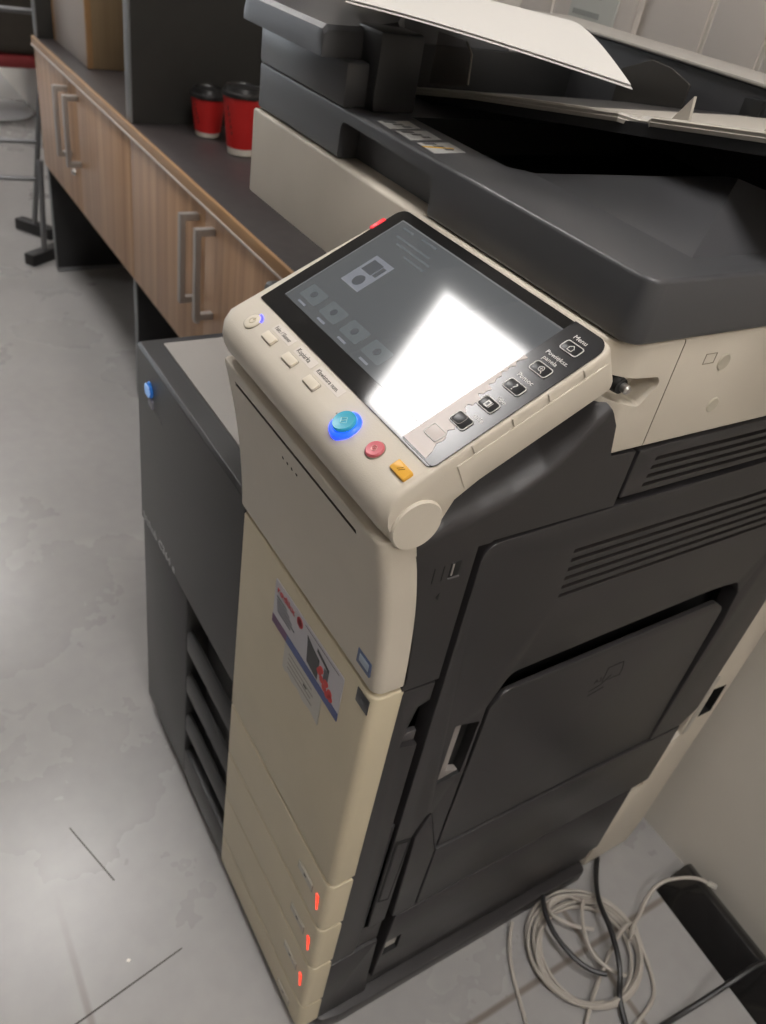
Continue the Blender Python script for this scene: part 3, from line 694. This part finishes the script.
# ---- control panel (tilted): frame X = x, U up the slope, N out of the surface
TH = math.radians(28.7)
PO = Vector((0, -.002, .903)); PU = Vector((0, math.cos(TH), math.sin(TH))); PN = Vector((0, -math.sin(TH), math.cos(TH)))
PM = MX(PO, (1, 0, 0), PU, PN)           # local (x, u, n)
NT = .036
sec = []
for k in range(13):
    a = -PI/2 - k*(PI/2)/12; sec.append((.0208*math.cos(a), .0208*math.sin(a)))
sec += [(-.0228, .008), (-.0225, .015), (-.0200, .0235), (-.0150, .0305), (-.0075, .0348), (.002, NT), (.168, NT)]
sec += rpoly([(.168, NT), (.177, NT), (.177, 0), (.168, 0)], [0, .005, .006, 0])[1:-1]
sec += [(.168, 0), (.05, 0), (.028, -.003), (.012, -.016)]
sl = []
x0, x1 = -.2700, .0030; Rr = .014
dl = [0, .0008, .002, .004, .007, .0105, .014]
xsx = [x0+d for d in dl] + [x0+.05, (x0+x1)/2, x1-.05] + [x1-d*.75 for d in dl[::-1]]
for x in xsx:
    d = min(x-x0, x1-x); rr = Rr if x-x0 < x1-x else .0105; ins = rr - math.sqrt(max(0, rr*rr-(rr-min(d, rr))**2))
    e2 = .0035 - math.sqrt(max(0, .0035**2-(.0035-min(d, .0035))**2)); s = []
    left = x-x0 < x1-x
    for (uu, nn) in sec:
        hl = (.098-ins)/.098; u2 = .077+(uu-.077)*hl if (uu > .077 or left) else uu + min(ins, .004)
        n2 = .010+(nn-.010)*(.026-e2)/.026
        s.append(Vector((x - .010*sm((.035-uu)/.05)*sm((-.20-x)/.05), u2, n2)))
    sl.append(s)
cp_ = MB(); cp_.loft(CREAM, sl, M=PM); cp = part(cp_, 'control_panel', label='cream tilted control panel')
# end disc and side plate
q = MB(); q.lathe(CREAM, [(0, -.002), (.0200, -.002), (.0205, .006), (.0195, .0075), (0, .0078)], (-.0020, 0, 0), 40, M=PM, ax='x'); part(q, 'hinge_disc', cp)
q = MB(); q.prism(CREAM, rpoly([(.041, .002), (.169, .002), (.169, .0265), (.041, .0265)], [.001, .003, .001, .001]), 'x', .0015, .0038, .0006, M=PM); part(q, 'side_plate', cp)
for uu in (.055, .088, .118, .148):
    q = MB(); q.box(CREAM, -.001, .0042, uu, uu+.0012, .028, .0345, .0004, M=PM); part(q, 'tactile_ridge', cp)
# glass and picture
q = MB(); q.prism(GLASS, rpoly([(-.2655, .0235), (.0000, .0235), (.0000, .174), (-.2655, .174)], [.002, .004, .011, .010]), 'z', NT-.001, NT+.0011, M=PM); gls = part(q, 'touch_screen', cp, 'glossy black touch screen')
DISP = mat('screen_glow', '#26282b', .07, emit='#8d9092', es=.27)
q = MB(); q.box(DISP, -.250, -.034, .041, .164, NT+.0011, NT+.0014, M=PM)
T1 = mat('screen_light', '#3a3c40', .07, emit='#b4b8c2', es=.33); T2 = mat('screen_tile', '#303438', .07, emit='#989ea0', es=.275); T3 = mat('screen_darker', '#202226', .07, emit='#888b90', es=.26); T4 = mat('screen_rim', '#26282b', .07, emit='#a8a8a8', es=.34)
q.box(T1, -.2262, -.1985, .0847, .1216, NT+.0013, NT+.0017, M=PM)
q.box(T3, -.2225, -.2075, .103, .117, NT+.0016, NT+.0019, M=PM); q.lathe(T3, [(0, 0), (.006, 0), (.006, .0002), (0, .0002)], (-.211, .0935, NT+.0017), 16, M=PM); q.box(T3, -.2065, -.2015, .104, .116, NT+.0016, NT+.0019, M=PM)
for k in range(4):
    xk = -.2395 + .0345*k; q.prism(T2, rpoly([(xk, .050), (xk+.0265, .050), (xk+.0265, .0655), (xk, .0655)], .002), 'z', NT+.0013, NT+.0016, M=PM)
    q.box(T1, xk+.007, xk+.019, .0445, .0465, NT+.0013, NT+.0016, M=PM); q.lathe(T3, [(0, 0), (.0035, 0), (.0035, .0002), (0, .0002)], (xk+.013, .058, NT+.0016), 12, M=PM)
q.box(T4, -.250, -.0355, .1625, .164, NT+.0013, NT+.0016, M=PM); q.box(T4, -.250, -.2488, .041, .164, NT+.0013, NT+.0016, M=PM)
for xx, uu, ln in ((-.240, .1565, .016), (-.212, .1575, .022), (-.235, .1465, .050), (-.226, .1405, .05), (-.205, .134, .03)): q.box(T2, xx, xx+ln, uu, uu+.0022, NT+.0013, NT+.0016, M=PM)
part(q, 'screen_picture', cp, 'faint grey menu picture on the screen')
# key strip on the right with a pale ragged patch over its film
q = MB(); q.prism(FILM, rpoly([(-.0360, .0250), (.0015, .0250), (.0015, .1745), (-.0360, .1745)], [.001, .004, .012, .001]), 'z', NT+.0012, NT+.0018, M=PM); ks = part(q, 'key_strip', cp, 'dark glossy key strip with white symbols')
q = MB(); kx = (-.0245, -.0078); ku = [.0355, .0575, .0805, .1010, .1235, .1500]
def rim(mbx, m, x0, x1, u0, u1, r, wd, n0):
    P = rpoly([(x0, u0), (x1, u0), (x1, u1), (x0, u1)], r, 4); pts = [(p[0], p[1], n0) for p in P]; pts += [pts[0], pts[1]]
    mbx.tube(m, pts, wd, 6, M=PM)
KD = mat('key_black', '#1c1c1e', .3)
for k, uu in enumerate(ku):
    kk = MB(); a, b_2 = (kx[0], kx[1]); a2 = uu; b2 = uu+.0090
    if k == 0: a, b_2, a2, b2 = -.0295, -.0150, .0385, .0485
    if k == 1: a, b_2, a2, b2 = -.0260, -.0100, .0570, .0675
    if k == 2: a, b_2, a2, b2 = -.0240, -.0085, .0790, .0885
    kk.prism(KD if k else PALE, rpoly([(a, a2), (b_2, a2), (b_2, b2), (a, b2)], .0022), 'z', NT+.0017, NT+.0024, .0003, M=PM); rim(kk, LINE, a, b_2, a2, b2, .0022, .00042, NT+.0024)
    cx, cu = (a+b_2)/2, (a2+b2)/2; tn = NT+.0025
    Mx = lambda x, u, sx=1: PM @ Matrix.Translation((x, u, tn))
    if k == 5:
        for s_, e_2 in (((-.0028, -.0002), (0, .0024)), ((0, .0024), (.0028, -.0002)), ((-.0021, -.0002), (-.0021, -.0026)), ((.0021, -.0002), (.0021, -.0026)), ((-.0021, -.0026), (.0021, -.0026))):
            kk.tube(LINE, [(cx+s_[0], cu+s_[1], tn), (cx+e_2[0], cu+e_2[1], tn)], .0003, 5, M=PM)
    elif k == 4:
        kk.tube(LINE, [(cx+.0022*math.cos(t/12*2*PI), cu+.0004+.0022*math.sin(t/12*2*PI), tn) for t in range(14)], .0003, 5, M=PM); kk.tube(LINE, [(cx+.0014, cu-.0012, tn), (cx+.0032, cu-.003, tn)], .0004, 5, M=PM)
        kk.tube(LINE, [(cx-.0012, cu+.0004, tn), (cx+.0012, cu+.0004, tn)], .0003, 5, M=PM); kk.tube(LINE, [(cx, cu-.0008, tn), (cx, cu+.0016, tn)], .0003, 5, M=PM)
    elif k == 3: kk.text(LINE, '?', .0085, Mx(cx, cu-.0029), align='CENTER', depth=.0001, sx=1.2)
    elif k == 2:
        kk.box(LINE, cx-.003, cx+.0012, cu-.0026, cu+.0026, tn-.0001, tn+.0001, M=PM); kk.box(KD, cx-.0018, cx+.0002, cu-.0015, cu+.0015, tn, tn+.0002, M=PM); kk.tube(LINE, [(cx+.0022, cu-.0024, tn), (cx+.0022, cu+.0026, tn)], .0003, 5, M=PM)
    part(kk, 'key', cp)
part(q, 'key_rim', cp) if q.bm.verts else q.bm.free()
def ktext(mbx, m, s, x, u_, size, sx=1.15): mbx.text(m, s, size, PM @ Matrix.Translation((x, u_, NT+.0019)), depth=.0001, sx=sx)
for s_, x_, u_, z_ in (('Menu', -.0245, .1622, .0052), ('Powiększ.', -.0278, .1408, .0048), ('panela', -.0250, .1358, .0048), ('Pomoc', -.0250, .1138, .0050), ('tęp', -.0165, .0905, .0050), ('anie', -.0155, .0700, .0050)):
    q = MB(); ktext(q, LINE, s_, x_, u_, z_); part(q, 'key_caption', cp, 'white key caption')
q = MB(); 
patch = [(-.0355, .0330), (-.0355, .0262), (-.0080, .0262), (-.0100, .0330), (-.0137, .0387), (-.0125, .0430), (-.013, .0457), (-.0178, .0507), (-.0150, .0550), (-.0181, .0568), (-.0152, .0615), (-.0160, .0655), (-.022, .0661), (-.0225, .0695), (-.0262, .0710), (-.0272, .0742), (-.0237, .076), (-.0245, .0785), (-.0225, .0805), (-.0240, .0830), (-.0302, .0848), (-.0272, .0875), (-.0276, .0905), (-.0262, .0941), (-.0320, .0952), (-.0300, .0990), (-.0325, .1026), (-.0315, .1060), (-.0345, .1085), (-.0325, .1120), (-.0345, .1150), (-.0320, .1190), (-.0350, .1220), (-.0318, .1290), (-.0358, .1295)]
q.prism(PALE, patch, 'z', NT+.0016, NT+.0021, M=PM)
part(q, 'pale_patch', cp, 'pale ragged patch on the dark film')
rr_ = MB()
for a, b_2, a2, b2 in ((-.0295, -.0150, .0385, .0485), (-.0260, -.0160, .0585, .0675)): rim(rr_, mat('grey_line', '#8f8884', .5), a, b_2, a2, b2, .0028, .0003, NT+.0023)
part(rr_, 'faint_key_outline', cp)
# cream keys
KC = mat('key_cream', '#d3c9b7', .4)
for x in (-.2100, -.1725, -.1350):
    q = MB(); q.prism(KC, rpoly([(x-.0085, .0010), (x+.0085, .0010), (x+.0085, .0090), (x-.0085, .0090)], .0015), 'z', NT-.004, NT+.0022, .0010, M=PM); q.prism(CREAMSEAM, rpoly([(x-.0090, .0005), (x+.0090, .0005), (x+.0090, .0095), (x-.0090, .0095)], .0017), 'z', NT-.004, NT+.0002, M=PM); part(q, 'key', cp, 'plain cream key')
q = MB(); LBL = mat('caption_label', '#cfc6bc', .4)
for x, wd, s in ((-.2170, .028, 'Faks / Skaner'), (-.1770, .026, 'Kopiarka'), (-.1430, .036, 'Klawiatura num.')):
    q.box(LBL, x-.003, x+wd+.001,   .0118, .0200, NT-.0002, NT+.0003, M=PM)
    q.text(INK, s, .0062 if len(s) < 10 else .0054, PM @ Matrix.Translation((x-.001, .0138, NT+.0004)), depth=.0001, sx=.92)
part(q, 'caption_label', cp)
q = MB(); q.lathe(KC, [(0, -.003), (.0078, -.003), (.0078, .0008), (.0066, .0014), (0, .0010)], (-.2425, .0045, NT), 28, M=PM); q.lathe(CREAMSEAM, [(.0078, -.002), (.0086, -.002), (.0086, .0004), (.0078, .0004), (.0078, -.002)], (-.2425, .0045, NT), 28, M=PM)
q.prism(mat('lamp_blue', '#4040ff', .3, emit='#3030ff', es=2.5), [(-.2425+.0078*math.cos(a), .0045+.0078*math.sin(a)) for a in (0.5, .8, 1.1, 1.4, 1.7)] + [(-.2425+.0095*math.cos(a), .0045+.0095*math.sin(a)) for a in (1.7, 1.4, 1.1, .8, .5)], 'z', NT, NT+.001, M=PM)
q.tube(mat('key_mark', '#a89c7c', .5), [(-.2425+.0030*math.cos(a/10*5.4+2.0), .0045+.0030*math.sin(a/10*5.4+2.0), NT+.0012) for a in range(11)], .0003, 5, M=PM); q.box(MATS['key_mark'], -.2429, -.2421, .0050, .0085, NT+.0008, NT+.0014, M=PM)
part(q, 'power_button', cp, 'round cream power button with a blue glow')
q = MB(); SX, SU = -.0772, .0022
q.lathe(mat('ring_blue', '#2d62ff', .3, emit='#1438ff', es=2.2), [(.0085, -.004), (.0127, -.004), (.0122, .0012), (.0105, .0026), (.0085, .0026), (.0085, -.004)], (SX, SU, NT), 40, M=PM)
q.lathe(mat('start_teal', '#2f93a8', .3, emit='#2a8fb0', es=.25), [(0, 0), (.0092, 0), (.0092, .0050), (.0085, .0060), (0, .0050)], (SX+.0004, SU+.0004, NT), 36, M=PM)
LQ = mat('start_mark', '#a8d8d8', .4)
dm = [(-.0036, 0), (0, .0030), (.0036, 0), (0, -.0030), (-.0036, 0)]
q.tube(LQ, [(SX+.0004+x, SU+.0004+y, NT+.0056) for x, y in dm], .0003, 5, M=PM); q.tube(LQ, [(SX+.0004-.001, SU-.0012, NT+.0055), (SX+.0004+.001, SU+.0020, NT+.0055)], .0003, 5, M=PM)
part(q, 'start_button', cp, 'teal start button glowing blue around its rim')
q = MB(); SX, SU = -.0412, .0057
q.lathe(CREAMSEAM, [(0, -.002), (.0078, -.002), (.0078, .0003), (0, .0003)], (SX, SU, NT), 32, M=PM)
q.lathe(mat('stop_pink', '#c9616a', .35), [(0, -.002), (.0070, -.002), (.0070, .0016), (.0060, .0026), (0, .0020)], (SX, SU, NT), 32, M=PM)
q.tube(mat('stop_mark', '#e7b5b0', .4), [(SX+.0022*math.cos(a/12*2*PI), SU+.0022*math.sin(a/12*2*PI), NT+.0025) for a in range(14)], .00028, 5, M=PM); q.tube(MATS['stop_mark'], [(SX-.0008, SU-.0008, NT+.0025), (SX+.0008, SU+.0010, NT+.0025)], .0003, 5, M=PM)
part(q, 'stop_button', cp, 'round pink stop button')
q = MB(); SX, SU = -.0118, .0090
q.prism(mat('reset_yellow', '#dfa73c', .35), rpoly([(SX-.0085, SU-.0045), (SX+.0085, SU-.0045), (SX+.0085, SU+.0045), (SX-.0085, SU+.0045)], .0015), 'z', NT-.004, NT+.0030, .0010, M=PM)
for d in (-.001, .001): q.tube(mat('reset_mark', '#a07422', .4), [(SX+d-.0012, SU-.0016, NT+.0031), (SX+d+.0016, SU+.0020, NT+.0031)], .0003, 5, M=PM)
part(q, 'reset_key', cp, 'yellow reset key')
q = MB(); q.box(mat('red_marker', '#e0303a', .35, emit='#ff2030', es=.35), -.2695, -.2640, .139, .155, NT-.008, NT+.0018, .0012, M=PM); part(q, 'status_lamp', cp, 'red status lamp')
q = MB()
for x, uu in ((-.0895, -.0005), (-.0925, .0035)): q.lathe(CREAMSEAM, [(0, 0), (.0008, 0), (.0008, .0003), (0, .0003)], (x, uu, NT), 10, M=PM)
part(q, 'speaker_pinholes', cp)

# ------------------------------------------------------------------ cables and duct
GC = mat('grey_cable', '#aea79e', .45); BC = mat('black_cable', '#232223', .4)
pts = []
rng = random.Random(5)
RL = [.070, .088, .077, .092, .081, .073, .089, .084, .078]; CX = [(rng.uniform(-.006, .006), rng.uniform(-.007, .007)) for _ in RL]; ZL = [.004, .004, .008, .010, .005, .012, .014, .009, .012]
N_ = 420; LAPS = 7.6
for i in range(N_+1):
    lap = i/N_*LAPS; a = lap*2*PI + 2.2; k = int(lap); f = sm(lap-k)
    k2 = min(k+1, len(RL)-1); rr = RL[k]+(RL[k2]-RL[k])*f + .002*math.sin(a*2.3)
    pts.append((.101 + CX[k][0]+(CX[k2][0]-CX[k][0])*f + rr*math.cos(a)*.94, .447 + CX[k][1]+(CX[k2][1]-CX[k][1])*f + rr*math.sin(a)*1.03, ZL[k]+(ZL[k2]-ZL[k])*f))
tail = [(.18, .377, .004), (.157, .41, .012), (.122, .477, .020), (.104, .527, .018), (.11, .546, .014), (.128, .538, .008), (.172, .522, .004), (.196, .507, .004), (.208, .486, .004), (.218, .43, .004), (.235, .33, .004)]
t = empty('network_cable', (.088, .447, 0), 'light grey network cable coiled on the tiles beside the copier', 'cable')
q = MB(); q.tube(GC, pts, .0026, 8); q.build('coil', t)
q = MB(); q.tube(GC, [(.235, .29, .004), (.205, .34, .004)] + tail, .0030, 8, smooth=2); q.build('loose_loop', t)
q = MB(); q.tube(GC, [(.170, .275, .0035), (.139, .299, .0035), (.105, .311, .0035), (.07, .325, .004), (.045, .34, .006), (.026, .356, .008), (.016, .368, .010)], .0030, 8, smooth=2); q.build('loose_end', t)
q = MB(); q.tube(GC, [(.087, .472, .022), (.066, .443, .022), (.045, .430, .020), (.028, .429, .016), (.015, .450, .014), (.025, .478, .014), (.05, .49, .018)], .0030, 8, smooth=2)
q.build('inner_loop', t)
q = MB(); q.tube(GC, [(.044, .490, .022), (.060, .470, .024), (.090, .450, .024), (.118, .443, .022), (.150, .457, .020), (.160, .475, .014)], .0030, 8, smooth=2)
q.build('inner_loop', t)
t = empty('patch_cable', (.1, .6, 0), 'light grey cable arching from the coil up to the black floor duct', 'cable')
q = MB(); q.tube(GC, [(.128, .51, .028), (.112, .535, .022), (.105, .56, .014), (.090, .589, .022), (.084, .621, .038), (.100, .655, .050), (.115, .672, .056), (.1265, .679, .056)], .0030, 8, smooth=2); q.build('cord', t)
q = MB(); q.tube(mat('clear_plug', '#a8a49c', .25), [(.1255, .6785, .0565), (.138, .686, .0555)], .0052, 6); q.build('plug', t)
t = empty('power_cord', (.1, .48, 0), 'black power cord running down from the copier across the grey coil', 'cord')
q = MB(); q.tube(BC, [(-.004, .574, .0046), (.010, .557, .008), (.033, .528, .022), (.063, .500, .036), (.104, .488, .037), (.145, .466, .036), (.165, .452, .026), (.176, .445, .012), (.208, .43, .005), (.26, .41, .005)], .0042, 8, smooth=2); q.build('cord', t)
t = empty('power_cord', (.08, .41, 0), 'black cord curving out from under the copier inside the left of the coil', 'cord')
q = MB(); q.tube(BC, [(.012, .428, .032), (.018, .422, .031), (.033, .413, .031), (.060, .405, .031), (.087, .405, .031), (.112, .410, .031), (.134, .421, .031), (.148, .437, .033)], .0040, 8, smooth=2); q.build('cord', t)
t = empty('power_cord', (.24, .55, 0), 'black cord rising over the black floor duct in the bottom right corner', 'cord')
q = MB(); q.tube(BC, [(.28, .73-.03, .062), (.253, .660, .062), (.249, .612, .052), (.243, .555, .020), (.238, .510, .006), (.235, .46, .005), (.232, .36, .005)], .0042, 8, smooth=2); q.build('cord', t)
DUC = mat('duct_black', '#1c1b1b', .22, coat=.6); 
d = Vector((.975, -.222*0.25, 0)).normalized(); nn = Vector((-d.y, d.x, 0))
t = empty('floor_duct', (.2, .66, 0), 'glossy black ramped cable duct lying on the floor against the wall', 'cable duct')
M_ = MX((.081, .630, 0), d, nn, (0, 0, 1))
prof = [(0, 0), (.002, .003), (.036, .029)] + rpoly([(.036, .029), (.052, .0425), (.068, .034), (.079, .016), (.079, 0)], [0, .012, .012, .004, 0], 8)[1:]
q = MB(); q.prism(DUC, prof, 'x', 0, 1.2, .0015, M=M_); q.build('cover', t)
q = MB(); q.box(mat('duct_base', '#2a2929', .5), .002, 1.19, .004, .076, 0, .004, M=M_); q.build('base', t)
tag(MB().prism(CHIP, rpoly([(-.20, -.165), (-.197, -.168), (-.194, -.164), (-.197, -.161)], .001), 'z', .0002, .0012).build('paper_fleck'), 'tiny pale fleck lying on the grey floor near the bottom edge', 'fleck')
